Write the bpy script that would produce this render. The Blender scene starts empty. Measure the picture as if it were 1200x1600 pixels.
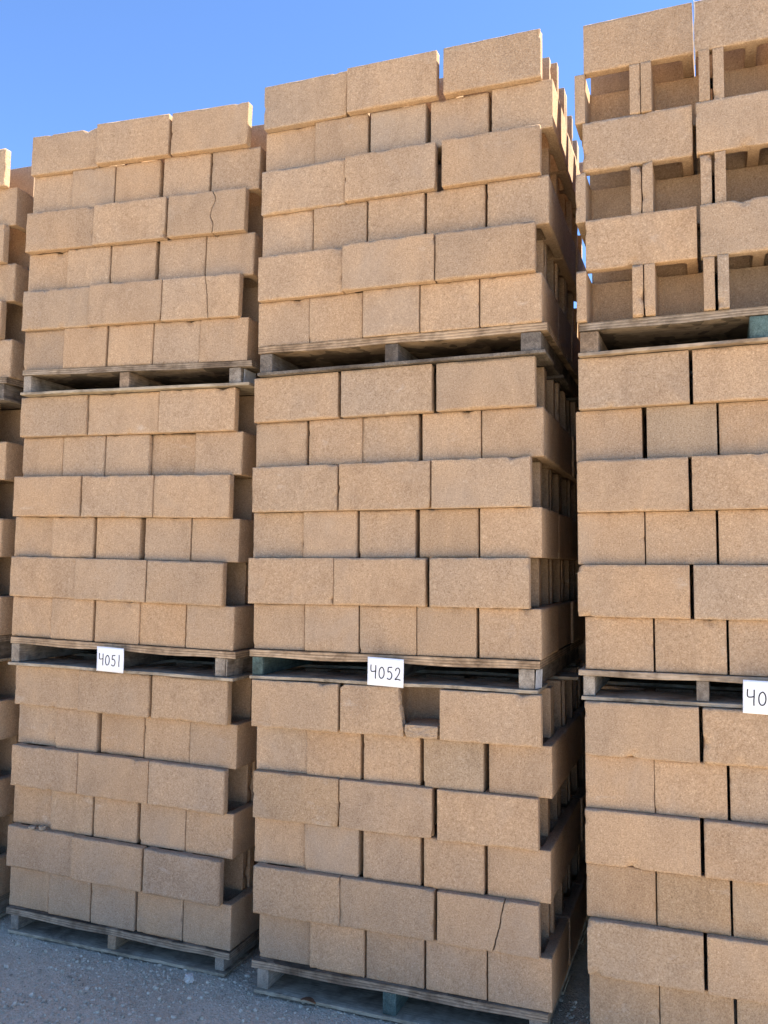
import bpy, math, random
import numpy as np
from mathutils import Matrix, Vector, noise

SC = bpy.context.scene
COL = SC.collection
rng = random.Random(4052)

# ------------------------------------------------------------------ camera
CAM_POS = Vector((0.0, 0.0, 1.785))
cam_d = bpy.data.cameras.new('camera')
cam_d.sensor_fit = 'VERTICAL'; cam_d.sensor_height = 36.0; cam_d.lens = 30.465
cam_d.clip_start = 0.05; cam_d.clip_end = 2000.0
cam = bpy.data.objects.new('camera', cam_d); COL.objects.link(cam)
cr, cu, cf = (0.936664, 0.350071, 0.01053), (0.011317, -0.060303, 0.998116), (-0.350047, 0.93478, 0.060445)
cam.matrix_world = Matrix(((cr[0], cu[0], -cf[0], CAM_POS.x), (cr[1], cu[1], -cf[1], CAM_POS.y),
                           (cr[2], cu[2], -cf[2], CAM_POS.z), (0, 0, 0, 1)))
SC.camera = cam

# ------------------------------------------------------------------ sky, sun, exposure
SUN_EL, SUN_AZ = math.radians(54), math.radians(69)        # azimuth clockwise from +Y (behind the stacks, to the right)
w = bpy.data.worlds.new('World'); SC.world = w; w.use_nodes = True
nt = w.node_tree; nt.nodes.clear()
sky = nt.nodes.new('ShaderNodeTexSky'); sky.sky_type = 'NISHITA'; sky.sun_disc = False
sky.sun_elevation = SUN_EL; sky.sun_rotation = SUN_AZ
sky.altitude = 0; sky.air_density = 0.6; sky.dust_density = 0.0; sky.ozone_density = 8.0
bg = nt.nodes.new('ShaderNodeBackground'); bg.inputs['Strength'].default_value = 0.1
wo = nt.nodes.new('ShaderNodeOutputWorld')
nt.links.new(sky.outputs['Color'], bg.inputs['Color']); nt.links.new(bg.outputs['Background'], wo.inputs['Surface'])

sun_d = bpy.data.lights.new('sun', 'SUN'); sun_d.energy = 4.1; sun_d.angle = math.radians(0.55); sun_d.color = (1.0, 0.93, 0.82)
sun = bpy.data.objects.new('sun', sun_d); COL.objects.link(sun)
sdir = Vector((math.sin(SUN_AZ) * math.cos(SUN_EL), math.cos(SUN_AZ) * math.cos(SUN_EL), math.sin(SUN_EL)))
sun.rotation_euler = sdir.to_track_quat('Z', 'Y').to_euler(); sun.location = sdir * 30

SC.view_settings.view_transform = 'Standard'; SC.view_settings.look = 'None'
SC.view_settings.exposure = 2.12; SC.view_settings.gamma = 1.0; SC.view_settings.use_curve_mapping = False
SC.render.engine = 'CYCLES'
SC.cycles.use_denoising = True
SC.cycles.max_bounces = 6; SC.cycles.diffuse_bounces = 4

# ------------------------------------------------------------------ measurements (metres)
H, L, W = 0.194, 0.397, 0.244          # one block: height, length, width
PH = 0.117                             # one pallet: height
# every load of six courses: where its front left foot stands, and for each course (from the bottom)
# how far back its front lies and, block by block, where the block begins and how far it is pushed back
TIERS = {
 'L1': dict(pos=(-3.189, 3.384, 0.117), yaw=-0.0081, lean=0.0125, tip=-0.0104, courses=[
   (0.014, [(-0.016, 0.014), (0.231, 0.000), (0.482, 0.000), (0.737, 0.000), (0.985, 0.000)]),
   (-0.017, [(-0.016, 0.015), (0.382, 0.000), (0.790, 0.000)]),
   (0.024, [(-0.029, 0.030), (0.216, 0.000), (0.473, 0.000), (0.732, 0.000), (0.980, 0.000)]),
   (-0.013, [(-0.003, 0.000), (0.395, 0.000), (0.794, 0.000)]),
   (0.024, [(-0.020, 0.026), (0.226, 0.000), (0.489, 0.000), (0.740, 0.000), (0.986, 0.000)]),
   (-0.022, [(-0.008, 0.018), (0.390, 0.000), (0.800, 0.000)]),
 ]),
 'L2': dict(pos=(-3.168, 3.329, 1.419), yaw=0.0071, lean=-0.0017, tip=-0.0162, courses=[
   (0.013, [(-0.026, 0.012), (0.219, 0.000), (0.477, 0.000), (0.721, 0.000), (0.969, 0.000)]),
   (-0.012, [(-0.029, 0.016), (0.369, 0.000), (0.771, 0.000)]),
   (0.018, [(-0.039, 0.030), (0.206, 0.000), (0.465, 0.000), (0.737, 0.000), (0.984, 0.000)]),
   (-0.018, [(-0.003, 0.000), (0.402, 0.000), (0.799, 0.000)]),
   (0.017, [(0.010, 0.000), (0.258, 0.000), (0.504, 0.000), (0.750, 0.024), (0.996, 0.000)]),
   (-0.012, [(0.017, 0.000), (0.415, 0.008), (0.817, 0.000)]),
 ]),
 'L3': dict(pos=(-3.100, 3.272, 2.709), yaw=0.0306, lean=-0.0033, tip=-0.0262, courses=[
   (0.012, [(-0.026, 0.014), (0.219, 0.000), (0.471, 0.000), (0.717, 0.000), (0.962, 0.000)]),
   (-0.018, [(-0.023, 0.018), (0.375, 0.000), (0.774, 0.000)]),
   (0.019, [(-0.026, 0.030), (0.219, 0.000), (0.469, 0.000), (0.734, 0.000), (0.979, 0.000)]),
   (-0.012, [(-0.016, 0.012), (0.384, 0.000), (0.794, 0.000)]),
   (0.018, [(-0.010, 0.018), (0.235, 0.000), (0.484, 0.000), (0.749, 0.000), (1.002, 0.000)]),
   (-0.017, [(-0.004, 0.026), (0.396, 0.000), (0.805, 0.000)]),
 ]),
 'M1': dict(pos=(-1.804, 3.306, 0.130), yaw=-0.0058, lean=-0.0027, tip=0.0079, courses=[
   (0.017, [(0.008, 0.021), (0.253, 0.000), (0.504, 0.000), (0.755, 0.000), (1.003, 0.000)]),
   (-0.007, [(-0.001, 0.000), (0.396, 0.000), (0.806, 0.000)]),
   (0.019, [(-0.023, 0.030), (0.222, 0.000), (0.485, 0.000), (0.744, 0.000), (0.998, 0.000)]),
   (-0.007, [(-0.014, 0.009), (0.387, 0.000), (0.804, 0.000)]),
   (0.016, [(-0.019, 0.026), (0.227, 0.000), (0.482, 0.000), (0.743, 0.000), (1.006, 0.000)]),
   (-0.030, [(-0.008, 0.000), (0.397, 0.000), (0.820, 0.000)]),
 ]),
 'M2': dict(pos=(-1.831, 3.286, 1.420), yaw=0.0001, lean=-0.0050, tip=0.0076, courses=[
   (0.012, [(-0.001, 0.010), (0.246, 0.000), (0.495, 0.000), (0.740, 0.000), (0.994, 0.000)]),
   (-0.014, [(-0.010, 0.000), (0.388, 0.000), (0.801, 0.000)]),
   (0.015, [(-0.012, 0.014), (0.235, 0.000), (0.488, 0.000), (0.747, 0.000), (0.998, 0.000)]),
   (-0.015, [(0.004, 0.000), (0.406, 0.000), (0.808, 0.000)]),
   (0.018, [(-0.000, 0.000), (0.255, 0.000), (0.501, 0.000), (0.757, 0.000), (1.006, 0.000)]),
   (-0.009, [(0.002, 0.000), (0.413, 0.000), (0.826, 0.000)]),
 ]),
 'M3': dict(pos=(-1.798, 3.251, 2.714), yaw=0.0066, lean=-0.0007, tip=0.0016, courses=[
   (-0.003, [(-0.015, 0.015), (0.230, 0.012), (0.478, 0.000), (0.724, 0.000), (0.971, 0.000)]),
   (-0.031, [(-0.006, 0.016), (0.395, 0.000), (0.794, 0.000)]),
   (0.015, [(-0.010, 0.013), (0.238, 0.000), (0.489, 0.000), (0.743, 0.000), (0.994, 0.000)]),
   (-0.009, [(-0.009, 0.018), (0.390, 0.000), (0.812, 0.000)]),
   (0.034, [(-0.015, 0.027), (0.232, 0.000), (0.487, 0.000), (0.750, 0.000), (1.008, 0.000)]),
   (-0.001, [(-0.010, 0.020), (0.391, 0.000), (0.814, 0.000)]),
 ]),
 'R1': dict(pos=(-0.425, 3.282, 0.128), yaw=-0.0076, lean=-0.0080, tip=0.0097, courses=[
   (0.016, [(0.004, 0.000), (0.249, 0.000), (0.499, 0.000), (0.749, 0.000), (0.999, 0.000)]),
   (-0.019, [(0.001, 0.000), (0.408, 0.000), (0.815, 0.000)]),
   (0.011, [(-0.002, 0.000), (0.243, 0.000), (0.493, 0.000), (0.743, 0.000), (0.993, 0.000)]),
   (-0.013, [(-0.002, 0.000), (0.405, 0.000), (0.812, 0.000)]),
   (0.018, [(-0.002, 0.000), (0.242, 0.000), (0.492, 0.000), (0.742, 0.000), (0.992, 0.000)]),
   (-0.008, [(0.001, 0.000), (0.408, 0.000), (0.815, 0.000)]),
 ]),
 'R2': dict(pos=(-0.453, 3.298, 1.405), yaw=-0.0098, lean=-0.0029, tip=0.0094, courses=[
   (0.014, [(0.019, 0.000), (0.268, 0.000), (0.518, 0.000), (0.768, 0.000), (1.018, 0.000)]),
   (-0.015, [(-0.004, 0.000), (0.403, 0.000), (0.810, 0.000)]),
   (0.016, [(-0.006, 0.000), (0.239, 0.000), (0.489, 0.000), (0.739, 0.000), (0.989, 0.000)]),
   (-0.016, [(-0.004, 0.000), (0.403, 0.000), (0.810, 0.000)]),
   (0.021, [(-0.013, 0.000), (0.247, 0.000), (0.497, 0.000), (0.747, 0.000), (0.997, 0.000)]),
   (-0.011, [(0.003, 0.000), (0.410, 0.000), (0.817, 0.000)]),
 ]),
 'R3': dict(pos=(-0.440, 3.261, 2.700), yaw=-0.0095, lean=-0.0046, tip=0.0068, courses=[
   (-0.015, [(-0.014, 0.000), (0.231, 0.000), (0.481, 0.000), (0.731, 0.000), (0.981, 0.000)]),
   (-0.008, [(0.020, 0.000), (0.427, 0.000), (0.834, 0.000)]),
   (0.005, [(-0.018, 0.000), (0.227, 0.000), (0.477, 0.000), (0.727, 0.000), (0.977, 0.000)]),
   (0.007, [(0.010, 0.000), (0.417, 0.000), (0.824, 0.000)]),
   (0.005, [(-0.018, 0.000), (0.227, 0.000), (0.477, 0.000), (0.727, 0.000), (0.977, 0.000)]),
   (0.010, [(0.016, 0.000), (0.416, 0.000), (0.823, 0.000)]),
 ]),
}
# the far left stack, cut by the frame edge, is a neighbour of the 4051 stack
for k in '123':
    s = TIERS['L' + k]; r2 = random.Random(int(k) * 7 + 1)
    sh = 1.372 + (0.012 if k == '3' else 0.0)
    y = s['yaw'] * 0.5
    TIERS['F' + k] = dict(pos=(s['pos'][0] - sh, s['pos'][1] + 0.03, s['pos'][2] + 0.006), yaw=y, lean=s['lean'] * 0.5, tip=s['tip'] * 0.6,
        courses=[(( 0.016 if c % 2 == 0 else -0.014),
                  [((i * (W + 0.004) + (0.006 if c % 2 == 0 else 0) + r2.uniform(-.001, .001)) if c % 2 == 0 else (i * (L + 0.006) - 0.012 + r2.uniform(-.004, .004)), 0.0)
                   for i in range(5 if c % 2 == 0 else 3)]) for c in range(6)])

# ------------------------------------------------------------------ small helpers
def link(o, parent=None):
    COL.objects.link(o)
    if parent is not None: o.parent = parent
    return o
def mesh_obj(name, verts, faces, mat, parent=None, smooth=False):
    me = bpy.data.meshes.new(name); me.from_pydata([tuple(v) for v in verts], [], faces); me.update()
    if mat: me.materials.append(mat)
    if smooth: me.polygons.foreach_set('use_smooth', [True] * len(me.polygons))
    return link(bpy.data.objects.new(name, me), parent)
def tag(o, label, cat=None, group=None, kind=None):
    o['label'] = label
    if cat: o['category'] = cat
    if group: o['group'] = group
    if kind: o['kind'] = kind
    return o

class NT:
    """tiny node-tree builder"""
    def __init__(s, name):
        s.m = bpy.data.materials.new(name); s.m.use_nodes = True; s.t = s.m.node_tree; s.t.nodes.clear()
        s.out = s.t.nodes.new('ShaderNodeOutputMaterial'); s.b = s.t.nodes.new('ShaderNodeBsdfPrincipled')
        s.t.links.new(s.b.outputs[0], s.out.inputs[0]); s.b.inputs['Specular IOR Level'].default_value = 0.25
    def n(s, ty, **kw):
        nd = s.t.nodes.new('ShaderNode' + ty)
        for k, v in kw.items():
            if k.startswith('i_'): nd.inputs[k[2:].replace('_', ' ')].default_value = v
            else: setattr(nd, k, v)
        return nd
    def l(s, a, b): s.t.links.new(a, b)
    def noise(s, vec, scale, detail=3, rough=0.55, dist=0.0):
        nd = s.n('TexNoise'); nd.inputs['Scale'].default_value = scale; nd.inputs['Detail'].default_value = detail
        nd.inputs['Roughness'].default_value = rough; nd.inputs['Distortion'].default_value = dist
        s.l(vec, nd.inputs['Vector']); return nd.outputs['Fac']
    def ramp(s, fac, stops):
        nd = s.n('ValToRGB'); cr_ = nd.color_ramp
        while len(cr_.elements) < len(stops): cr_.elements.new(0.5)
        for e, (p, c) in zip(cr_.elements, stops):
            e.position = p; e.color = (*c, 1) if not isinstance(c, (int, float)) else (c, c, c, 1)
        s.l(fac, nd.inputs['Fac']); return nd.outputs['Color']
    def mix(s, a, b, fac, mode='MIX'):
        nd = s.n('Mix', data_type='RGBA', blend_type=mode)
        for v, i in ((a, 6), (b, 7)):
            if isinstance(v, tuple): nd.inputs[i].default_value = (*v, 1)
            else: s.l(v, nd.inputs[i])
        if isinstance(fac, (int, float)): nd.inputs[0].default_value = fac
        else: s.l(fac, nd.inputs[0])
        return nd.outputs[2]
    def math(s, op, a, b=0.0):
        nd = s.n('Math', operation=op)
        for v, i in ((a, 0), (b, 1)):
            if isinstance(v, (int, float)): nd.inputs[i].default_value = v
            else: s.l(v, nd.inputs[i])
        return nd.outputs[0]
    def bump(s, h, strength, dist, prev=None):
        nd = s.n('Bump'); nd.inputs['Strength'].default_value = strength; nd.inputs['Distance'].default_value = dist
        s.l(h, nd.inputs['Height'])
        if prev is not None: s.l(prev, nd.inputs['Normal'])
        return nd.outputs['Normal']
    def coords(s, jitter=True):
        tc = s.n('TexCoord')
        if not jitter: return tc.outputs['Object']
        oi = s.n('ObjectInfo'); v = s.n('VectorMath', operation='SCALE'); v.inputs[0].default_value = (37.0, 53.0, 71.0)
        s.l(oi.outputs['Random'], v.inputs['Scale'])
        a = s.n('VectorMath', operation='ADD'); s.l(tc.outputs['Object'], a.inputs[0]); s.l(v.outputs[0], a.inputs[1])
        return a.outputs[0]
    def scaled(s, vec, xyz):
        m_ = s.n('Mapping'); m_.inputs['Scale'].default_value = xyz; s.l(vec, m_.inputs['Vector']); return m_.outputs[0]

# ------------------------------------------------------------------ materials
def block_material(name, tinted=True):
    t = NT(name); v = t.coords()
    fine = t.noise(v, 195, 3, 0.76); mid = t.noise(v, 85, 2, 0.6); cloud = t.noise(t.scaled(v, (1.0, 1.0, 0.55)), 8.5, 5, 0.65, 0.5); big = t.noise(v, 2.4, 1, 0.5)
    grain = t.math('ADD', t.math('MULTIPLY', fine, 0.78), t.math('MULTIPLY', mid, 0.22))
    c = t.ramp(grain, [(0.31, (0.222, 0.143, 0.080)), (0.42, (0.352, 0.235, 0.140)), (0.51, (0.424, 0.290, 0.176)), (0.61, (0.500, 0.354, 0.223)), (0.71, (0.71, 0.545, 0.385))])
    c = t.mix(c, t.ramp(cloud, [(0.26, (0.84, 0.825, 0.82)), (0.5, (1, 1, 1)), (0.74, (1.10, 1.085, 1.06))]), 1.0, 'MULTIPLY')
    c = t.mix(c, t.ramp(big, [(0.30, (0.93, 0.95, 0.99)), (0.7, (1.05, 1.01, 0.96))]), 1.0, 'MULTIPLY')
    # pale lime bloom and rubbed marks, here and there
    bl = t.noise(t.scaled(v, (1.0, 1.0, 2.1)), 5.0, 6, 0.72, 0.3)
    blm = t.ramp(bl, [(0.63, 0.0), (0.76, 0.45)])
    c = t.mix(c, (0.62, 0.53, 0.43), blm)
    # dusty grey film in broad patches
    c = t.mix(c, (0.40, 0.325, 0.25), t.ramp(t.noise(v, 3.4, 4, 0.6, 0.8), [(0.55, 0.0), (0.72, 0.22)]))
    # dark open pores
    vo = t.n('TexVoronoi'); vo.inputs['Scale'].default_value = 120; t.l(v, vo.inputs['Vector'])
    pm = t.math('MULTIPLY', t.ramp(vo.outputs['Distance'], [(0.08, 1.0), (0.24, 0.0)]), t.ramp(mid, [(0.54, 0.0), (0.62, 1.0)]))
    c = t.mix(c, (0.12, 0.075, 0.045), t.math('MULTIPLY', pm, 0.6))
    if tinted:
        oi = t.n('ObjectInfo'); c = t.mix(c, oi.outputs['Color'], 1.0, 'MULTIPLY')
    t.l(c, t.b.inputs['Base Color']); t.b.inputs['Roughness'].default_value = 0.95; t.b.inputs['Specular IOR Level'].default_value = 0.15
    t.l(t.bump(grain, 0.6, 0.0035), t.b.inputs['Normal'])
    return t.m
M_BLOCK = block_material('tan_split_concrete')

def wood_material(name, dark, mid, light, axis, ply=False, rough=0.85):
    t = NT(name); v = t.coords()
    sc = {'x': (1.2, 14, 14), 'y': (14, 1.2, 14), 'z': (14, 14, 1.2)}[axis]
    g = t.noise(t.scaled(v, sc), 5.5, 6, 0.68, 1.6); g2 = t.noise(t.scaled(v, tuple(a * 4 for a in sc)), 9, 4, 0.6)
    st = t.noise(v, 11, 4, 0.6, 0.8)
    gg = t.math('ADD', t.math('MULTIPLY', g, 0.65), t.math('MULTIPLY', g2, 0.35))
    c = t.ramp(gg, [(0.33, dark), (0.5, mid), (0.66, light)])
    c = t.mix(c, t.ramp(st, [(0.32, (0.62, 0.60, 0.58)), (0.55, (1, 1, 1)), (0.75, (1.12, 1.1, 1.08))]), 1.0, 'MULTIPLY')
    sn = t.noise(v, 4.0, 5, 0.65, 1.0)
    c = t.mix(c, t.ramp(sn, [(0.36, (0.42, 0.38, 0.35)), (0.52, (1, 1, 1))]), 0.8, 'MULTIPLY')
    if ply:
        tc = t.n('TexCoord'); sx = t.n('SeparateXYZ'); t.l(tc.outputs['UV'], sx.inputs[0])
        wob = t.math('ADD', sx.outputs['Y'], t.math('MULTIPLY', t.math('SUBTRACT', t.noise(v, 6, 2), 0.5), 0.10))
        f = t.math('FRACT', t.math('MULTIPLY', wob, 3.0))
        band = t.ramp(f, [(0.0, 0.22), (0.09, 0.22), (0.15, 1.0), (0.55, 1.0), (0.62, 0.66), (0.97, 0.66)])
        c = t.mix(c, band, 0.85, 'MULTIPLY')
    t.l(c, t.b.inputs['Base Color']); t.b.inputs['Roughness'].default_value = rough
    t.l(t.bump(gg, 0.6, 0.003), t.b.inputs['Normal'])
    return t.m
WOOD_GREY = wood_material('weathered_grey_timber', (0.16, 0.135, 0.105), (0.34, 0.285, 0.22), (0.50, 0.43, 0.34), 'y')
WOOD_DARK = wood_material('dark_weathered_timber', (0.075, 0.060, 0.045), (0.165, 0.135, 0.104), (0.27, 0.225, 0.175), 'y')
WOOD_BROWN = wood_material('brown_timber', (0.14, 0.095, 0.058), (0.32, 0.22, 0.135), (0.47, 0.34, 0.22), 'y')
WOOD_TEAL = wood_material('faded_teal_painted_timber', (0.05, 0.07, 0.062), (0.095, 0.145, 0.128), (0.17, 0.225, 0.20), 'y')
BOARD_GREY = wood_material('grey_board', (0.22, 0.172, 0.115), (0.40, 0.322, 0.222), (0.54, 0.445, 0.32), 'x')
BOARD_PINE = wood_material('pale_pine_board', (0.22, 0.155, 0.095), (0.40, 0.30, 0.20), (0.52, 0.41, 0.29), 'x')
PLY = wood_material('laminated_deck', (0.25, 0.160, 0.090), (0.50, 0.345, 0.205), (0.64, 0.475, 0.31), 'x', ply=True)
PLY_GREY = wood_material('greyed_laminated_deck', (0.17, 0.122, 0.078), (0.36, 0.27, 0.18), (0.50, 0.395, 0.28), 'x', ply=True)

def plain(name, col, rough=0.8, var=0.12, scale=30):
    t = NT(name); v = t.coords()
    c = t.mix(col, t.ramp(t.noise(v, scale, 4), [(0.3, 1 - var), (0.7, 1.0)]), 1.0, 'MULTIPLY')
    t.l(c, t.b.inputs['Base Color']); t.b.inputs['Roughness'].default_value = rough
    t.l(t.bump(t.noise(v, scale * 3, 3), 0.15, 0.001), t.b.inputs['Normal']); return t.m
CARD = plain('white_card', (0.84, 0.84, 0.85), 0.6, 0.05, 20)
PAPER = plain('dirty_paper', (0.60, 0.59, 0.56), 0.7, 0.35, 40)
INK = plain('black_marker', (0.018, 0.018, 0.022), 0.6, 0.2, 60)
STRING = plain('pale_string', (0.45, 0.43, 0.40), 0.8)
LEAF = plain('dry_leaf', (0.22, 0.10, 0.045), 0.8, 0.4, 60)
STONE_PALE = plain('pale_stone', (0.62, 0.56, 0.48), 0.9, 0.3, 45)

CRUMB = plain('grey_concrete_crumb', (0.36, 0.29, 0.21), 0.95, 0.3, 60)

def ground_material():
    t = NT('grey_gravel_yard'); v = t.coords(False)
    a = t.noise(v, 55, 5, 0.7); b = t.noise(v, 1.7, 5, 0.6, 0.4); d = t.noise(v, 190, 3, 0.7)
    vo = t.n('TexVoronoi'); vo.inputs['Scale'].default_value = 85; vo.inputs['Randomness'].default_value = 1.0; t.l(v, vo.inputs['Vector'])
    g = t.math('ADD', t.math('MULTIPLY', a, 0.6), t.math('MULTIPLY', d, 0.4))
    c = t.ramp(g, [(0.32, (0.36, 0.30, 0.21)), (0.5, (0.59, 0.495, 0.36)), (0.68, (0.73, 0.62, 0.465))])
    c = t.mix(c, t.ramp(b, [(0.3, (0.80, 0.80, 0.80)), (0.55, (1, 1, 1)), (0.75, (1.18, 1.16, 1.13))]), 1.0, 'MULTIPLY')
    cell = t.ramp(vo.outputs['Distance'], [(0.1, 1.0), (0.55, 0.0)])
    t.l(c, t.b.inputs['Base Color']); t.b.inputs['Roughness'].default_value = 0.95
    nb = t.bump(t.noise(v, 14, 4), 0.5, 0.012)
    hh = t.math('ADD', t.math('MULTIPLY', cell, 0.5), g)
    t.l(t.bump(hh, 0.8, 0.008, nb), t.b.inputs['Normal']); return t.m
M_GROUND = ground_material()
def pebble_material():
    t = NT('grey_gravel_stones'); v = t.coords(False)
    a = t.noise(v, 33, 1); d = t.noise(v, 260, 3, 0.7)
    c = t.ramp(a, [(0.3, (0.30, 0.25, 0.18)), (0.5, (0.57, 0.48, 0.35)), (0.7, (0.68, 0.585, 0.445))])
    c = t.mix(c, t.ramp(d, [(0.35, 0.75), (0.65, 1.1)]), 1.0, 'MULTIPLY')
    t.l(c, t.b.inputs['Base Color']); t.b.inputs['Roughness'].default_value = 0.95; return t.m
M_PEBBLE = pebble_material()

# ------------------------------------------------------------------ ground
def lines(lo, hi, step, far):
    a = list(np.arange(lo, hi + 1e-6, step)); o = []; d = step
    p = hi
    while p < far: d *= 1.6; p += d; o.append(p)
    q = []; d = step; p = lo
    while p > -far: d *= 1.6; p -= d; q.append(p)
    return q[::-1] + a + o
gx, gy = lines(-4.6, 1.2, 0.045, 600), lines(0.6, 5.2, 0.045, 600)
gv = []
def ground_z(x, y):
    if -5.5 < x < 2 and -0.5 < y < 6:
        return 0.010 * noise.noise((x * 2.1, y * 2.1, 3.0)) + 0.005 * noise.noise((x * 8, y * 8, 9.0)) - 0.006
    return -0.006
for y in gy:
    for x in gx: gv.append((x, y, ground_z(x, y)))
nx = len(gx)
gf = [(j * nx + i, j * nx + i + 1, (j + 1) * nx + i + 1, (j + 1) * nx + i) for j in range(len(gy) - 1) for i in range(nx - 1)]
ground = mesh_obj('ground', gv, gf, M_GROUND, smooth=True); ground['kind'] = 'structure'

# ------------------------------------------------------------------ concrete block
def grid_lines(size, marks, step):
    eps = 0.0026; s = {0.0, size, eps, size - eps}
    for m_ in marks: s |= {m_, m_ - eps, m_ + eps}
    a = sorted(s); o = [a[0]]
    for p, q in zip(a, a[1:]):
        k = max(1, int(round((q - p) / step)))
        o += [p + (q - p) * i / k for i in range(1, k + 1)]
    return o
SH = 0.038; CX0, CX1, OX = 0.038, 0.182, 0.222      # shell thickness, closed cell, start of the open end
def block_arrays(seed, step=0.0095, crack=None, broken=False, chips=2, rough=1.0):
    r = random.Random(seed)
    gap = 0.0045
    xm = [CX0, CX1, OX] + ([crack[0], crack[0] + gap] if crack else []) + ([0.262] if broken else [])
    if crack or broken:
        X = sorted(set(round(a, 5) for a in grid_lines(L, [CX0, CX1, OX], step)))
        X = [a for a in X if a in (0.0, L) or all(abs(a - m_) > 0.0045 for m_ in xm[3:])] + xm[3:]
        if crack: X = [a for a in X if not (crack[0] < a < crack[0] + gap)]
        X = sorted(X)
    else: X = grid_lines(L, xm, step)
    Y = grid_lines(W, [SH, W - SH], step); Z = grid_lines(H, [], step)
    xc = [(a + b) / 2 for a, b in zip(X, X[1:])]; yc = [(a + b) / 2 for a, b in zip(Y, Y[1:])]; zc = [(a + b) / 2 for a, b in zip(Z, Z[1:])]
    def solid(x, y, z):
        if SH < y < W - SH and (CX0 < x < CX1 or x > OX): return False
        if crack and y < SH and crack[0] < x < crack[0] + gap: return False
        if broken and y < SH and x > 0.262: return False
        return True
    S = np.zeros((len(xc) + 2, len(yc) + 2, len(zc) + 2), bool)
    for i, x in enumerate(xc):
        for j, y in enumerate(yc):
            S[i + 1, j + 1, 1:-1] = solid(x, y, 0.1)
    idx = {}; V = []; F = []
    def vid(i, j, k):
        q = (i, j, k)
        if q not in idx: idx[q] = len(V); V.append((X[i], Y[j], Z[k]))
        return idx[q]
    nX, nY, nZ = len(xc), len(yc), len(zc)
    for i in range(nX):
        for j in range(nY):
            for k in range(nZ):
                if not S[i + 1, j + 1, k + 1]: continue
                if not S[i, j + 1, k + 1]: F.append((vid(i, j, k), vid(i, j, k + 1), vid(i, j + 1, k + 1), vid(i, j + 1, k)))
                if not S[i + 2, j + 1, k + 1]: F.append((vid(i + 1, j, k), vid(i + 1, j + 1, k), vid(i + 1, j + 1, k + 1), vid(i + 1, j, k + 1)))
                if not S[i + 1, j, k + 1]: F.append((vid(i, j, k), vid(i + 1, j, k), vid(i + 1, j, k + 1), vid(i, j, k + 1)))
                if not S[i + 1, j + 2, k + 1]: F.append((vid(i, j + 1, k), vid(i, j + 1, k + 1), vid(i + 1, j + 1, k + 1), vid(i + 1, j + 1, k)))
                if not S[i + 1, j + 1, k]: F.append((vid(i, j, k), vid(i, j + 1, k), vid(i + 1, j + 1, k), vid(i + 1, j, k)))
                if not S[i + 1, j + 1, k + 2]: F.append((vid(i, j, k + 1), vid(i + 1, j, k + 1), vid(i + 1, j + 1, k + 1), vid(i, j + 1, k + 1)))
    # chips along the outer edges
    CH = []
    for _ in range(chips * 2 + 3):
        ax = r.choice('xyz')
        p = [r.choice((0, L)), r.choice((0, W)), r.choice((0, H))]
        if ax == 'x': p[0] = r.uniform(0, L)
        elif ax == 'y': p[1] = r.uniform(0, W)
        else: p[2] = r.uniform(0, H)
        rad = 0.010 + 0.026 * r.random() ** 2.2; CH.append((Vector(p), rad, rad * r.uniform(0.2, 0.42)))
    ctr = Vector((L / 2, W / 2, H / 2)); o = Vector((r.uniform(0, 50), r.uniform(0, 50), r.uniform(0, 50)))
    RR = 0.020
    def round_cell(x, y, x0, x1, y0, y1, lo=True, hi=True):
        cx_, cy_ = (x0 + x1) / 2, (y0 + y1) / 2; a, b = (x1 - x0) / 2, (y1 - y0) / 2
        dx, dy = x - cx_, y - cy_
        if (dx < 0 and not lo) or (dx > 0 and not hi): return x, y
        ex, ey = abs(dx) - (a - RR), abs(dy) - (b - RR)
        if ex > 0 and ey > 0:
            d = math.hypot(ex, ey); k = RR / d
            x = cx_ + math.copysign(a - RR + ex * k, dx); y = cy_ + math.copysign(b - RR + ey * k, dy)
        return x, y
    out = []
    e9 = 1e-6
    for (x, y, z) in V:
        q = Vector((x, y, z))
        ox, oy, oz = (x < e9 or x > L - e9), (y < e9 or y > W - e9), (z < e9 or z > H - e9)
        nx_, ny_, nz_ = x, y, z
        # fillets in the cells
        if CX0 - e9 <= x <= CX1 + e9 and SH - e9 <= y <= W - SH + e9: nx_, ny_ = round_cell(x, y, CX0, CX1, SH, W - SH)
        elif OX - e9 <= x and SH - e9 <= y <= W - SH + e9: nx_, ny_ = round_cell(x, y, OX, OX + 0.3, SH, W - SH, True, False)
        n1 = noise.noise((q + o) * 55); n2 = noise.noise((q - o) * 17); n3 = noise.noise((q + o * 2) * 6)
        if ox + oy + oz >= 2:
            e = (0.0006 + 0.0018 * max(0, n1) + 0.0040 * max(0, n2 - 0.12)) * rough
            if ox: nx_ += e if x < L / 2 else -e
            if oy: ny_ += e if y < W / 2 else -e
            if oz: nz_ += e * 1.1 if z < H / 2 else -e * 1.1
        f = (0.0005 * n2 + 0.0006 * n3) * rough
        if oy: ny_ += f
        if ox: nx_ += f
        if oz and z > H / 2: nz_ -= abs(f) * 1.2
        for c, rad, dep in CH:
            d = (q - c).length
            if d < rad:
                dd = (ctr - q).normalized() * dep * (1 - d / rad) * (1 + n1)
                nx_ += dd.x; ny_ += dd.y; nz_ += dd.z
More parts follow.
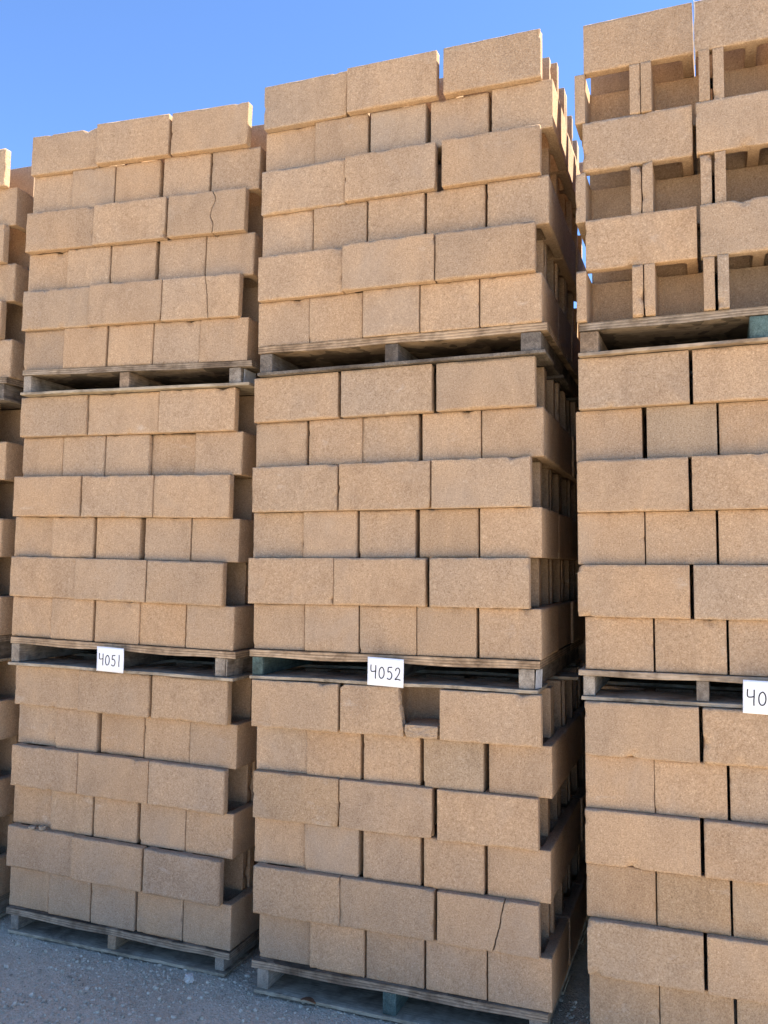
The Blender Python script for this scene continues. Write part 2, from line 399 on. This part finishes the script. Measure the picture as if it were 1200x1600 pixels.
        if crack and y < SH + 0.03:
            xc0 = crack[0]; u = (z / H) * (len(crack[1]) - 1); k = min(int(u), len(crack[1]) - 2); fr = u - k
            off = crack[1][k] * (1 - fr) + crack[1][k + 1] * fr - xc0 + 0.0035 * noise.noise((z * 90, 3.1, seed)) + 0.002 * noise.noise((z * 260, 7.1, seed))
            fall = max(0.0, 1 - abs(x - xc0 - gap / 2) / 0.11); fall = fall * fall * (3 - 2 * fall)
            fy = 1.0 if y <= SH + e9 else max(0, 1 - (y - SH) / 0.03)
            nx_ += off * fall * fy
            if abs(x - xc0 - gap) < e9 and y <= SH + e9: nx_ += 0.002 * noise.noise((z * 70, 1.7, seed))
        if broken and y <= SH + e9 and abs(x - 0.262) < e9:
            nx_ += 0.013 - 0.024 * z / H + 0.006 * noise.noise((z * 60, y * 60, 2.2)) + 0.004 * noise.noise((z * 170, y * 150, 5.2))
        if broken and y < SH and x < 0.02 and z > H - 0.022: nz_ -= 0.7 * max(0, 0.02 - x)
        out.append(((nx_ - L / 2) * 0.9935, (ny_ - W / 2) * 0.9890, nz_ * 0.9965))
    return out, F
def block_mesh(name, *a, **k):
    V, F = block_arrays(*a, **k)
    me = bpy.data.meshes.new(name); me.from_pydata(V, [], F); me.update()
    me.polygons.foreach_set('use_smooth', [True] * len(me.polygons)); me.materials.append(M_BLOCK)
    return me
BLOCKS = [block_mesh('concrete_block', 100 + i, chips=(0, 1, 1, 2, 3, 2, 1, 4, 0, 2)[i], rough=(0.8, 1.0, 1.3, 0.9, 1.5, 1.0, 0.7, 1.7, 1.1, 0.9)[i]) for i in range(10)]

# cracked and broken ones: (crack line across the front shell, bottom to top, from the block's left end)
SPECIAL = {
 ('L3', 3, 2): dict(crack=(0.231, [0.231, 0.238, 0.220, 0.229, 0.247, 0.228])),
 ('L3', 1, 2): dict(crack=(0.232, [0.244, 0.238, 0.234, 0.228, 0.219])),
 ('M1', 1, 2): dict(crack=(0.241, [0.219, 0.231, 0.246, 0.254, 0.265])),
 ('M1', 5, 1): dict(broken=True),
}
ORD = ['first', 'second', 'third', 'fourth', 'fifth', 'sixth']
LOAD = {'1': 'bottom load', '2': 'middle load', '3': 'top load'}
STACK = {'L': 'left 4051 stack', 'M': 'centre 4052 stack', 'R': 'right-hand stack', 'F': 'far left stack'}
def place_name(i, n):
    return 'leftmost' if i == 0 else 'rightmost' if i == n - 1 else 'middle one' if i * 2 == n - 1 else ORD[i] + ' from left'

# tones of single blocks that stand out: greyer, browner or paler than the rest
TONE = {('M1', 3, 0): (0.86, 0.90, 0.92), ('M1', 1, 0): (0.88, 0.91, 0.93), ('M1', 1, 1): (0.90, 0.92, 0.93), ('M1', 1, 2): (0.93, 0.93, 0.93),
        ('M1', 3, 1): (0.96, 0.96, 0.96), ('R1', 1, 0): (0.86, 0.89, 0.90), ('R1', 1, 1): (0.88, 0.91, 0.93), ('R1', 0, 0): (0.82, 0.84, 0.82),
        ('R1', 0, 1): (0.82, 0.84, 0.82), ('R1', 0, 2): (0.84, 0.86, 0.84), ('R1', 2, 0): (0.86, 0.83, 0.78), ('R1', 2, 1): (0.83, 0.84, 0.80), ('R1', 2, 2): (0.85, 0.86, 0.82),
        ('L1', 1, 0): (0.93, 0.93, 0.94), ('L1', 1, 1): (0.93, 0.94, 0.95), ('L1', 1, 2): (0.93, 0.93, 0.93), ('M1', 4, 3): (0.94, 0.96, 0.93),
        ('L1', 2, 1): (1.02, 1.03, 1.02), ('R2', 4, 0): (0.90, 0.87, 0.84), ('R2', 4, 1): (0.90, 0.90, 0.86)}

def tier_matrix(T, u, v, wz, turn, jit=0.0):
    """a point of a load and the way a block is turned there -> world matrix"""
    u2 = u + T['lean'] * wz; w2 = wz + T['tip'] * u
    c, s = math.cos(T['yaw']), math.sin(T['yaw']); x, y, z = T['pos']
    return Matrix.Translation((x + c * u2 - s * v, y + s * u2 + c * v, z + w2)) @ Matrix.Rotation(T['yaw'], 4, 'Z') @ Matrix.Rotation(-math.atan(T['tip']), 4, 'Y') @ Matrix.Rotation(turn + jit, 4, 'Z')

REST = []                # blocks nobody can see one by one: joined below
def put_block(key, T, c, i, d):
    """course c (0 = lowest), i-th from the left, d-th row back"""
    v0, row = T['courses'][c]; n = len(row); a, dv = row[i]
    st, lv = key[0], key[1]
    rr = random.Random(hash((ord(st), int(lv), c, i, d)) & 0xffffff)
    if c % 2 == 0:
        u = a + W / 2; v = v0 + (min(dv, 0.020) if d == 0 else rr.uniform(-.003, .003)) + L / 2 + d * (L + 0.007)
        turn = math.radians(-90 if key == 'R3' else 90)
        if d and i == n - 1: u += rr.uniform(-.010, .006)
    else:
        u = a + L / 2; v = v0 + (dv if d == 0 else rr.uniform(-.003, .003)) + W / 2 + d * (W + 0.004)
        turn = math.radians(180 if st == 'R' else 0)
        if d: u += rr.uniform(-.012, .014)
        if key in ('L3', 'F3') and c == 5 and d == 1: u += 0.030
        if key == 'M3' and c == 5 and d: u += 0.016
    if d == 0 and dv == 0: v += max(-0.006, min(0.006, rr.gauss(0, 0.003)))
    jit = rr.gauss(0, 0.0030) if d == 0 else rr.gauss(0, 0.005)
    front = d == 0 and (st in 'LM' or (st == 'R' and i < (3 if c % 2 == 0 else 2)) or (st == 'F' and i == n - 1))
    side = d > 0 and i == n - 1 and (st == 'M' or (st in 'LF' and lv == '3' and c == 5 and d == 1))
    Mx = tier_matrix(T, u, v, c * H, turn, jit)
    if not (front or side):
        REST.append(Mx); return
    sp = SPECIAL.get((key, c, i)) if d == 0 else None
    if sp:
        me = block_mesh('concrete_block', 500 + c * 10 + i + int(lv), step=0.0085, chips=-1, rough=0.8, **sp); Mx = tier_matrix(T, u, v, c * H, turn, 0.0)
    else: me = BLOCKS[rr.randrange(len(BLOCKS))]
    o = link(bpy.data.objects.new('concrete_block', me)); o.matrix_world = Mx
    b = rr.gauss(1.0, 0.032); wm = rr.gauss(0, 0.014)
    tone = [1 - 0.6 * (1 - a) for a in TONE.get((key, c, i), (1, 1, 1))] if d == 0 else (1, 1, 1)
    o.color = (tone[0] * b * (1 + wm), tone[1] * b, tone[2] * b * (1 - wm * 1.3), 1)
    tail = '%s course up, %s, %s' % (ORD[c], LOAD[lv], STACK[st])
    if d == 0:
        if st == 'F':
            lab = ('tan block end' if c % 2 == 0 else 'tan block long side') + ' at frame edge, ' + tail
        elif st == 'R':
            face = ('open-ended tan block' if key == 'R3' else 'square-ended tan block') if c % 2 == 0 else 'long tan block'
            lab = face + ', ' + ('leftmost' if i == 0 else ORD[i] + ' from left') + ', ' + tail
        else:
            face = 'tan block end-on' if c % 2 == 0 else 'tan block lengthwise'
            if sp and 'crack' in sp: face = 'cracked tan block'
            if sp and 'broken' in sp: face = 'broken tan block with missing corner'
            lab = face + ', ' + place_name(i, n) + ', ' + tail
    else:
        lab = 'tan block %s row back on right side, ' % ORD[d] + tail
    tag(o, lab, 'block', 'concrete blocks stacked on pallets')

for key in sorted(TIERS):
    T = TIERS[key]
    for c in range(6):
        for i in range(len(T['courses'][c][1])):
            for d in range(3 if c % 2 == 0 else 5): put_block(key, T, c, i, d)
# a second row of loads right behind, not quite as high; it only closes the gaps between the stacks
for sx in (-5.10, -3.70, -2.42, -1.10, 0.22):
    for k in range(3):
        for c in range(6 if k < 2 else 4):
            for i in range(5 if c % 2 == 0 else 3):
                T = dict(pos=(sx, 4.56, 0.002 + k * 6 * H), yaw=0.0, lean=0.0, tip=0.0)
                if c % 2 == 0: REST.append(tier_matrix(T, i * (W + .001) + W / 2, L / 2, c * H, math.pi / 2))
                else: REST.append(tier_matrix(T, i * (L + .004) + L / 2, W / 2, c * H, 0))
# the joined rest: a plain block of the same plan, one mesh
def simple_block():
    P = [(0, 0), (L, 0), (L, SH), (OX, SH), (OX, W - SH), (L, W - SH), (L, W), (0, W)]
    Q = [(CX0, SH), (CX1, SH), (CX1, W - SH), (CX0, W - SH)]
    n = len(P) + len(Q); pts = P + Q
    v = [(x - L / 2, y - W / 2, 0.001) for x, y in pts] + [(x - L / 2, y - W / 2, H - 0.001) for x, y in pts]
    f = [(i, (i + 1) % 8, (i + 1) % 8 + n, i + n) for i in range(8)] + [(8 + (i + 1) % 4, 8 + i, 8 + i + n, 8 + (i + 1) % 4 + n) for i in range(4)]
    top = [(0, 1, 9, 8), (1, 2, 3, 9), (3, 4, 10, 9), (4, 5, 6, 10), (6, 7, 11, 10), (7, 0, 8, 11)]
    f += [tuple(a + n for a in q) for q in top] + [tuple(reversed(q)) for q in top]
    return v, f
sv, sf = simple_block(); rv, rf = [], []
for Mx in REST:
    b = len(rv); rv += [tuple(Mx @ Vector(p)) for p in sv]; rf += [tuple(a + b for a in q) for q in sf]
rest = mesh_obj('concrete_block_backing', rv, rf, M_BLOCK)
tag(rest, 'mass of tan concrete blocks filling the backs of the stacks', 'blocks', kind='stuff')

# the lump broken off the front shell, lying in the gap it left
T = TIERS['M1']
def lump(name, sx, sy, sz, seed, mat, sub=7, rough=0.12):
    V, F, n = [], [], sub
    idx = {}
    def vid(p):
        if p not in idx:
            idx[p] = len(V); q = Vector([a / n - 0.5 for a in p])
            k = 1 - rough * 1.2 * max(0, q.length - 0.52) * 2
            nz = rough * noise.noise(q * 3.1 + Vector((seed, 0, 0))) + 0.4 * rough * noise.noise(q * 9 + Vector((0, seed, 0)))
            q = q * (k + nz); V.append((q.x * sx, q.y * sy, (q.z + 0.5) * sz))
        return idx[p]
    for a in range(n):
        for b in range(n):
            for s in (0, n):
                for fn in (lambda i, j: (s, i, j), lambda i, j: (i, s, j), lambda i, j: (i, j, s)):
                    F.append((vid(fn(a, b)), vid(fn(a + 1, b)), vid(fn(a + 1, b + 1)), vid(fn(a, b + 1))))
    me = bpy.data.meshes.new(name); me.from_pydata(V, [], F); me.update()
    import bmesh
    bm = bmesh.new(); bm.from_mesh(me); bmesh.ops.recalc_face_normals(bm, faces=bm.faces); bm.to_mesh(me); bm.free()
    me.materials.append(mat)
    return me
o = link(bpy.data.objects.new('block_fragment', lump('block_fragment', 0.138, 0.165, 0.050, 3.0, M_BLOCK, 10, 0.07)))
o.matrix_world = tier_matrix(T, 0.742, 0.052, 5 * H + 0.001, 0.04); o.color = (0.92, 0.94, 0.96, 1)
tag(o, 'low tan lump broken off, lying in the hole left of the rightmost block', 'rubble')

# ------------------------------------------------------------------ pallets
def slab(u0, u1, v0, v1, zb, zt, nu=1, wear=0.0, seed=0.0):
    """a board between two height functions, cut into nu pieces along u; UV y runs over its thickness"""
    V, F = [], []
    for i in range(nu + 1):
        u = u0 + (u1 - u0) * i / nu
        a, b = zb(u), zt(u)
        wj = wear * noise.noise((u * 9, seed, 1.0)); wk = wear * noise.noise((u * 13, seed, 5.0))
        V += [(u, v0 + wj, a), (u, v1, a), (u, v1, b), (u, v0 + wk, b)]
    for i in range(nu):
        p = i * 4; q = p + 4
        F += [(p, q, q + 3, p + 3), (q, p, p + 1, q + 1), (q + 1, p + 1, p + 2, q + 2), (p + 3, q + 3, q + 2, p + 2)]
    F += [(0, 3, 2, 1)]; e = nu * 4; F += [(e, e + 1, e + 2, e + 3)]
    return V, F
def board(name, parent, mat, u0, u1, v0, v1, zb, zt, nu=1, wear=0.0, seed=0.0, bevel=0.0025):
    V, F = slab(u0, u1, v0, v1, zb, zt, nu, wear, seed)
    o = mesh_obj(name, V, F, mat, parent)
    me = o.data; uv = me.uv_layers.new(name='UVMap')
    for lp in me.loops:
        co = me.vertices[lp.vertex_index].co
        a, b = zb(co.x), zt(co.x); uv.data[lp.index].uv = (co.x, (co.z - a) / max(1e-4, b - a))
    if bevel:
        import bmesh
        bm = bmesh.new(); bm.from_mesh(me)
        es = [e for e in bm.edges if e.calc_face_angle(0) > 0.9]
        bmesh.ops.bevel(bm, geom=es, offset=bevel, segments=2, affect='EDGES', profile=0.6); bm.to_mesh(me); bm.free()
        me.polygons.foreach_set('use_smooth', [False] * len(me.polygons))
    return o
# (stringers as (start, width, material)), deck material, deck thickness, bottom board material
G, D, B, TL = WOOD_GREY, WOOD_DARK, WOOD_BROWN, WOOD_TEAL
PALLETS = {
 'L1': ([(0.020, .046, G), (0.590, .044, B), (1.155, .046, G)], PLY_GREY, .030, BOARD_GREY, 'grey pallet on the gravel under the 4051 stack'),
 'L2': ([(-0.006, .048, G), (0.56, .044, D), (1.125, .052, G)], PLY, .030, BOARD_GREY, 'sagging pallet behind the 4051 card'),
 'L3': ([(-0.004, .044, G), (0.545, .052, B), (1.118, .058, G)], PLY_GREY, .026, BOARD_GREY, 'pallet under the top load of the 4051 stack, paper tag on its right'),
 'M1': ([(0.018, .052, G), (0.580, .056, TL), (1.16, .05, G)], PLY_GREY, .030, BOARD_GREY, 'ground pallet with teal middle runner under the 4052 stack'),
 'M2': ([(0.004, .050, TL), (0.58, .044, D), (1.150, .060, G)], PLY, .030, BOARD_GREY, 'pallet with teal left runner behind the 4052 card'),
 'M3': ([(0.0, .058, D), (0.572, .056, D), (1.130, .078, D)], PLY, .030, WOOD_DARK, 'dark pallet under the top load of the 4052 stack'),
 'R1': ([(0.01, .042, G), (0.41, .042, G), (0.80, .042, G), (1.18, .042, G)], BOARD_PINE, .026, BOARD_GREY, None),
 'R2': ([(0.012, .042, G), (0.408, .042, G), (0.80, .042, G), (1.18, .042, G)], BOARD_PINE, .022, BOARD_GREY, 'pale pine pallet behind the card cut by the right frame edge'),
 'R3': ([(-0.004, .068, B), (0.585, .085, TL), (1.16, .06, B)], PLY_GREY, .030, BOARD_PINE, 'pallet with a teal block under the open-ended blocks, right-hand stack'),
 'F1': ([(0.0, .046, G), (0.56, .044, B), (1.165, .046, G)], PLY_GREY, .030, BOARD_GREY, 'ground pallet under the far left stack at the frame edge'),
 'F2': ([(0.0, .046, G), (0.56, .044, B), (1.165, .046, D)], PLY_GREY, .030, BOARD_GREY, 'pallet under the middle load of the far left stack'),
 'F3': ([(0.0, .046, D), (0.56, .044, D), (1.165, .046, D)], PLY_GREY, .030, WOOD_DARK, 'dark pallet under the top load of the far left stack'),
}
def lerp_fn(points):
    def f(u):
        for (a, za), (b, zb_) in zip(points, points[1:]):
            if u <= b or (b, zb_) == points[-1]:
                t = (u - a) / (b - a); return za + (zb_ - za) * t
        return points[-1][1]
    return f
for key, (runs, dm, dt, bm_, lab) in PALLETS.items():
    if lab is None: continue                    # stands below the frame
    T = TIERS[key]; k = int(key[1]); x, y, z = T['pos']
    root = bpy.data.objects.new('pallet', None); link(root); root.empty_display_size = 0.1
    if k == 1: base = lambda u: 0.0
    else:
        TB = TIERS[key[0] + str(k - 1)]
        off = x - TB['pos'][0]
        base = lambda u, TB=TB, off=off: TB['pos'][2] + 6 * H + TB['tip'] * (u + off)
    zroot = base(0.6)
    root.location = (x, y, zroot); root.rotation_euler = (0, 0, T['yaw'])
    tag(root, lab, 'pallet', 'wooden pallets under the loads')
    zb = lambda u, T=T: base(u) - zroot + 0.002
    zt = lambda u, T=T: T['pos'][2] + T['tip'] * u - zroot - 0.0015
    bt = 0.013
    seed = sum(map(ord, key)) * 0.37
    mids = [r_[0] + r_[1] / 2 for r_ in runs]
    def sag(u, amt):
        for a, b in zip(mids, mids[1:]):
            if a < u < b: return amt * math.sin(math.pi * (u - a) / (b - a)) ** 2
        return 0.0
    sg = {'L2': 0.007, 'M2': 0.007, 'M1': 0.005, 'M3': 0.005}.get(key, 0.004)
    warp = lambda u: 0.0035 * noise.noise((u * 3.0, seed, 2.0))
    dtop = lambda u: zt(u) - 0.001; dbot = lambda u: zt(u) - dt - sag(u, sg) + warp(u)
    end = max(1.232, runs[-1][0] + runs[-1][1] + 0.004)
    if dm is BOARD_PINE:
        for j, (va, vb) in enumerate(((0.0, 0.14), (0.20, 0.34), (0.40, 0.54), (0.60, 0.74), (0.80, 0.94), (1.06, 1.20))):
            board('deck_board', root, dm, -0.004 + 0.004 * j % 3, end, va, vb, dbot, dtop, 24, 0.002, seed + j)
    else:
        board('deck_panel', root, dm, -0.006, end, 0.004, 1.215, dbot, dtop, 36, 0.003, seed, 0.0)
    for (u0, wd, mt) in runs:
        r_ = board('runner', root, mt, u0, u0 + wd, 0.010 + 0.008 * noise.noise((u0 * 7, seed, 0)), 1.20, lambda u: zb(u) + bt + 0.0015, lambda u, u0=u0, wd=wd: dbot(u0 + wd / 2) - 0.0015, 1, 0.0, seed, 0.004)
    bow = {'M2': 0.010, 'L2': 0.008, 'M1': 0.003, 'L1': 0.002}.get(key, 0.003)
    for j, (va, vb) in enumerate(((-0.004, 0.22), (0.46, 0.62), (0.98, 1.19))):
        ext = 0.085 if (key == 'M2' and j == 1) else 0.0
        board('bottom_board', root, bm_, runs[0][0] - 0.005 + 0.004 * j, end - 0.006 + ext + (0.0 if key not in ('L1', 'M1') else -0.01), va, vb,
              lambda u: zb(u) + 0.3 * sag(u, bow), lambda u: zb(u) + bt + 0.3 * sag(u, bow), 30, 0.004, seed + j * 3, 0.002)
    # tags stapled to the outer side of the right-hand runner
    if key in ('L2', 'L3', 'M2'):
        u1 = runs[-1][0] + runs[-1][1]; h0, h1 = zb(u1) + bt, dbot(u1)
        va, vb = {'L3': (0.03, 0.12), 'L2': (0.012, 0.135), 'M2': (0.012, 0.085)}[key]
        mt = WOOD_GREY if key == 'L2' else PAPER
        n = 8; V = []
        for i in range(n + 1):
            t_ = i / n; vv = va + (vb - va) * t_; bulge = 0.004 + 0.010 * t_ * t_ + 0.003 * noise.noise((t_ * 4, seed, 0))
            for (zz, th) in ((h0 + 0.004 - 0.006 * t_, 0), (h1 - 0.004 - 0.004 * t_, 0.003)):
                V += [(u1 + bulge + th, vv, zz), (u1 + bulge + th + (0.005 if key == 'L2' else 0.0009), vv, zz)]
        F = []
        for i in range(n):
            a = i * 4; b = a + 4
            F += [(a, a + 2, b + 2, b), (a + 1, b + 1, b + 3, a + 3), (a, b, b + 1, a + 1), (a + 2, a + 3, b + 3, b + 2)]
        F += [(0, 1, 3, 2), (n * 4, n * 4 + 2, n * 4 + 3, n * 4 + 1)]
        t_ = mesh_obj('side_plate' if key == 'L2' else 'paper_tag', V, F, mt, root)
        t_['label'] = 'warped grey plate on the right runner' if key == 'L2' else 'worn white paper tag on the right runner'

# ------------------------------------------------------------------ number cards
STROKES = {   # handwriting on a unit cell, x 0..0.62, y 0..1
 '4': [[(0.08, 0.98), (0.06, 0.72), (0.10, 0.52), (0.30, 0.50), (0.52, 0.56)], [(0.50, 0.96), (0.50, 0.60), (0.48, 0.25), (0.49, 0.0)]],
 '0': [[(0.30, 0.84), (0.16, 0.74), (0.08, 0.50), (0.11, 0.20), (0.26, 0.06), (0.44, 0.14), (0.53, 0.40), (0.49, 0.68), (0.36, 0.84), (0.27, 0.83)]],
 '5': [[(0.52, 0.90), (0.30, 0.88), (0.18, 0.86)], [(0.18, 0.88), (0.15, 0.55), (0.30, 0.58), (0.46, 0.46), (0.50, 0.26), (0.38, 0.06), (0.20, 0.04), (0.08, 0.12)]],
 '1': [[(0.26, 0.98), (0.27, 0.6), (0.24, 0.3), (0.26, 0.0)]],
 '2': [[(0.10, 0.66), (0.16, 0.82), (0.34, 0.88), (0.47, 0.74), (0.42, 0.50), (0.24, 0.24), (0.08, 0.06), (0.30, 0.09), (0.56, 0.04)]],
 '3': [[(0.10, 0.80), (0.30, 0.92), (0.46, 0.76), (0.40, 0.56), (0.24, 0.50), (0.44, 0.40), (0.50, 0.20), (0.32, 0.02), (0.10, 0.10)]],
}
def smooth_line(pts, k=5):
    P = [Vector((*p, 0)) for p in pts]; P = [P[0]] + P + [P[-1]]; o = []
    for i in range(1, len(P) - 2):
        for j in range(k):
            t = j / k; a, b, c, d = P[i - 1:i + 3]
            o.append(0.5 * ((2 * b) + (c - a) * t + (2 * a - 5 * b + 4 * c - d) * t * t + (-a + 3 * b - 3 * c + d) * t ** 3))
    o.append(P[-2]); return o
def number_card(key, u, wz, cw, ch, text, label, tilt, roll, v=-0.030):
    T = TIERS[key]
    root = bpy.data.objects.new('number_card', None); link(root); root.empty_display_size = 0.05
    root.matrix_world = tier_matrix(T, u, v, wz, 0) @ Matrix.Rotation(roll, 4, 'Y') @ Matrix.Rotation(tilt, 4, 'X')
    curl = lambda x, z: -0.006 * (x / cw) ** 2 + 0.003 * math.sin(z / ch * 2.4)
    n = 10; V, F = [], []
    for j in range(n + 1):
        for i in range(n + 1):
            xx, zz = (i / n - 0.5) * cw, j / n * ch
            V += [(xx, curl(xx, zz), zz), (xx, curl(xx, zz) + 0.0012, zz)]
    q = lambda i, j, s: (j * (n + 1) + i) * 2 + s
    for j in range(n):
        for i in range(n):
            F += [(q(i, j, 0), q(i + 1, j, 0), q(i + 1, j + 1, 0), q(i, j + 1, 0)), (q(i, j, 1), q(i, j + 1, 1), q(i + 1, j + 1, 1), q(i + 1, j, 1))]
    for i in range(n):
        F += [(q(i, 0, 1), q(i + 1, 0, 1), q(i + 1, 0, 0), q(i, 0, 0)), (q(i, n, 0), q(i + 1, n, 0), q(i + 1, n, 1), q(i, n, 1)),
              (q(0, i, 0), q(0, i + 1, 0), q(0, i + 1, 1), q(0, i, 1)), (q(n, i, 1), q(n, i + 1, 1), q(n, i + 1, 0), q(n, i, 0))]
    mesh_obj('sheet', V, F, CARD, root, True)
    hs = ch * 0.50; ws = cw * 0.225; x0 = -cw * 0.43; pen = 0.0021
    for k, chh in enumerate(text):
        V, F = [], []
        for st in STROKES[chh]:
            pl = smooth_line(st); base = len(V)
            for m_, p in enumerate(pl):
                a, b = pl[max(0, m_ - 1)], pl[min(len(pl) - 1, m_ + 1)]
                sx_, sz_ = (lambda pp: x0 + k * ws + pp.x * ws * 1.38)(p), (ch * (0.24 if k else 0.24) + p.y * hs)
                tx, tz = (b.x - a.x) * ws * 1.38, (b.y - a.y) * hs; ln = math.hypot(tx, tz) or 1
                nx_, nz_ = -tz / ln * pen, tx / ln * pen
                for s in (-1, 1):
                    xx, zz = sx_ + s * nx_, sz_ + s * nz_
                    V += [(xx, curl(xx, zz) - 0.0009, zz), (xx, curl(xx, zz) - 0.0002, zz)]
            for m_ in range(len(pl) - 1):
                a = base + m_ * 4; b = a + 4
                F += [(a, b, b + 2, a + 2), (a + 1, a + 3, b + 3, b + 1), (a, a + 1, b + 1, b), (a + 2, b + 2, b + 3, a + 3)]
        mesh_obj('digit', V, F, INK, root)
    tag(root, label, 'card', 'numbered cards on the pallets')
number_card('L2', 0.603, -0.127, 0.147, 0.112, '4051', 'white card handwritten 4051 on the left pallet', math.radians(4), math.radians(1.0))
number_card('M2', 0.624, -0.122, 0.152, 0.112, '4052', 'white card handwritten 4052 on the pallet in the centre', math.radians(4), math.radians(2.0))
number_card('R2', 0.637, -0.124, 0.158, 0.114, '4053', 'white handwritten card cut off by the right frame edge', math.radians(4), math.radians(1.5))

# ------------------------------------------------------------------ small things
# string hanging over the joint of the top course, right-hand stack
T = TIERS['R3']
def tube(name, pts, r, mat, sides=6):
    V, F = [], []
    for i, p in enumerate(pts):
        t = (pts[min(i + 1, len(pts) - 1)] - pts[max(i - 1, 0)]).normalized()
        a = t.orthogonal().normalized(); b = t.cross(a)
        V += [p + (a * math.cos(2 * math.pi * k / sides) + b * math.sin(2 * math.pi * k / sides)) * r for k in range(sides)]
    for i in range(len(pts) - 1):
        for k in range(sides):
            a = i * sides + k; b = i * sides + (k + 1) % sides
            F.append((a, b, b + sides, a + sides))
    F += [tuple(range(sides))[::-1], tuple(range((len(pts) - 1) * sides, len(pts) * sides))]
    return mesh_obj(name, V, F, mat, None, True)
p0 = tier_matrix(T, 0.418, -0.002, 6 * H + 0.002, 0).translation
pts = [p0 + Vector((0.0, 0.05, 0.006)), p0 + Vector((0, 0.012, 0.004))] + [p0 + Vector((0.003 * math.sin(i * 0.9), -0.006 - 0.002 * math.sin(i), -0.015 - i * 0.024)) for i in range(11)]
tag(tube('string', pts, 0.0015, STRING), 'thin pale string hanging over the top joint of the right-hand stack', 'string')

# crumbs of concrete on a ledge of the 4051 stack, a stone and a leaf
T = TIERS['L1']
for j, (u, v, s, a, lab) in enumerate(((0.135, -0.006, 0.032, 0.3, 'flat crumb of concrete, left one on the low ledge, 4051 stack'), (0.190, 0.0, 0.030, 1.2, 'thicker crumb of concrete, right one on the low ledge, 4051 stack'))):
    o = link(bpy.data.objects.new('concrete_crumb', lump('concrete_crumb', s, s * 0.8, s * (0.45 if j == 0 else 0.7), j * 3.3, CRUMB, 4, 0.25)))
    o.matrix_world = tier_matrix(T, u, v + 0.006, 2 * H - 0.001, a); tag(o, lab, 'rubble')
o = link(bpy.data.objects.new('stone', lump('stone', 0.036, 0.030, 0.034, 8.1, STONE_PALE, 6, 0.3)))
o.location = (-2.086, 3.27, ground_z(-2.086, 3.27) + 0.003); o.rotation_euler = (0, 0, 0.5)
tag(o, 'pale stone on the gravel before the right end of the left ground pallet', 'stone')
V, F = [], []
for i in range(9):
    t_ = i / 8; wd = 0.016 * math.sin(math.pi * min(1, t_ * 0.95 + 0.03)) ** 0.8
    zz = 0.006 + 0.008 * math.sin(t_ * 3.3); V += [(t_ * 0.07, -wd, zz + 0.006), (t_ * 0.07, 0, zz), (t_ * 0.07, wd, zz + 0.005)]
for i in range(8):
    a = i * 3; F += [(a, a + 3, a + 4, a + 1), (a + 1, a + 4, a + 5, a + 2)]
o = mesh_obj('dry_leaf', V, F, LEAF, None, True); so = o.modifiers.new('thick', 'SOLIDIFY'); so.thickness = 0.0006
o.location = TIERS['M1']['pos'][0] + 0.24, TIERS['M1']['pos'][1] - 0.03, 0.018; o.rotation_euler = (0, 0, -0.1)
tag(o, 'curled brown leaf on the bottom board of the 4052 ground pallet', 'leaf')

# ------------------------------------------------------------------ loose gravel (nobody could count it)
PHI = (1 + 5 ** 0.5) / 2
ico = np.array([(-1, PHI, 0), (1, PHI, 0), (-1, -PHI, 0), (1, -PHI, 0), (0, -1, PHI), (0, 1, PHI), (0, -1, -PHI), (0, 1, -PHI), (PHI, 0, -1), (PHI, 0, 1), (-PHI, 0, -1), (-PHI, 0, 1)]) / math.hypot(1, PHI)
icf = np.array([(0, 11, 5), (0, 5, 1), (0, 1, 7), (0, 7, 10), (0, 10, 11), (1, 5, 9), (5, 11, 4), (11, 10, 2), (10, 7, 6), (7, 1, 8), (3, 9, 4), (3, 4, 2), (3, 2, 6), (3, 6, 8), (3, 8, 9), (4, 9, 5), (2, 4, 11), (6, 2, 10), (8, 6, 7), (9, 8, 1)])
rs = np.random.RandomState(7); pv, pf = [], []; cnt = 0
for _ in range(36000):
    x, y = rs.uniform(-4.4, -0.2), rs.uniform(1.7, 3.75)
    if y > 3.42 and not (-1.98 < x < -1.78 or -0.6 < x < -0.42 or x < -3.2 and x > -3.35): continue
    dens = 0.5 + 0.9 * noise.noise((x * 2.3, y * 2.3, 4.4))
    if rs.uniform() > dens + 0.15: continue
    s = 0.0027 * math.exp(rs.normal(0.30, 0.5)); s = min(s, 0.013)
    ax = s * rs.uniform(0.7, 1.3, 3); ax[2] *= 0.75
    a = rs.uniform(0, 6.28); R = np.array([[math.cos(a), -math.sin(a), 0], [math.sin(a), math.cos(a), 0], [0, 0, 1]])
    p = (ico * ax * rs.uniform(0.78, 1.2, (12, 1))) @ R.T
    if 3.30 < y < 4.5: zz = 0.0
    pv.append(p + np.array([x, y, ground_z(x, y) + ax[2] * 0.35])); pf.append(icf + cnt * 12); cnt += 1
me = bpy.data.meshes.new('gravel'); me.from_pydata(np.concatenate(pv).tolist(), [], np.concatenate(pf).tolist()); me.update(); me.materials.append(M_PEBBLE)
gr = link(bpy.data.objects.new('gravel', me)); tag(gr, 'loose grey gravel scattered over the yard before the stacks', 'gravel', kind='stuff')
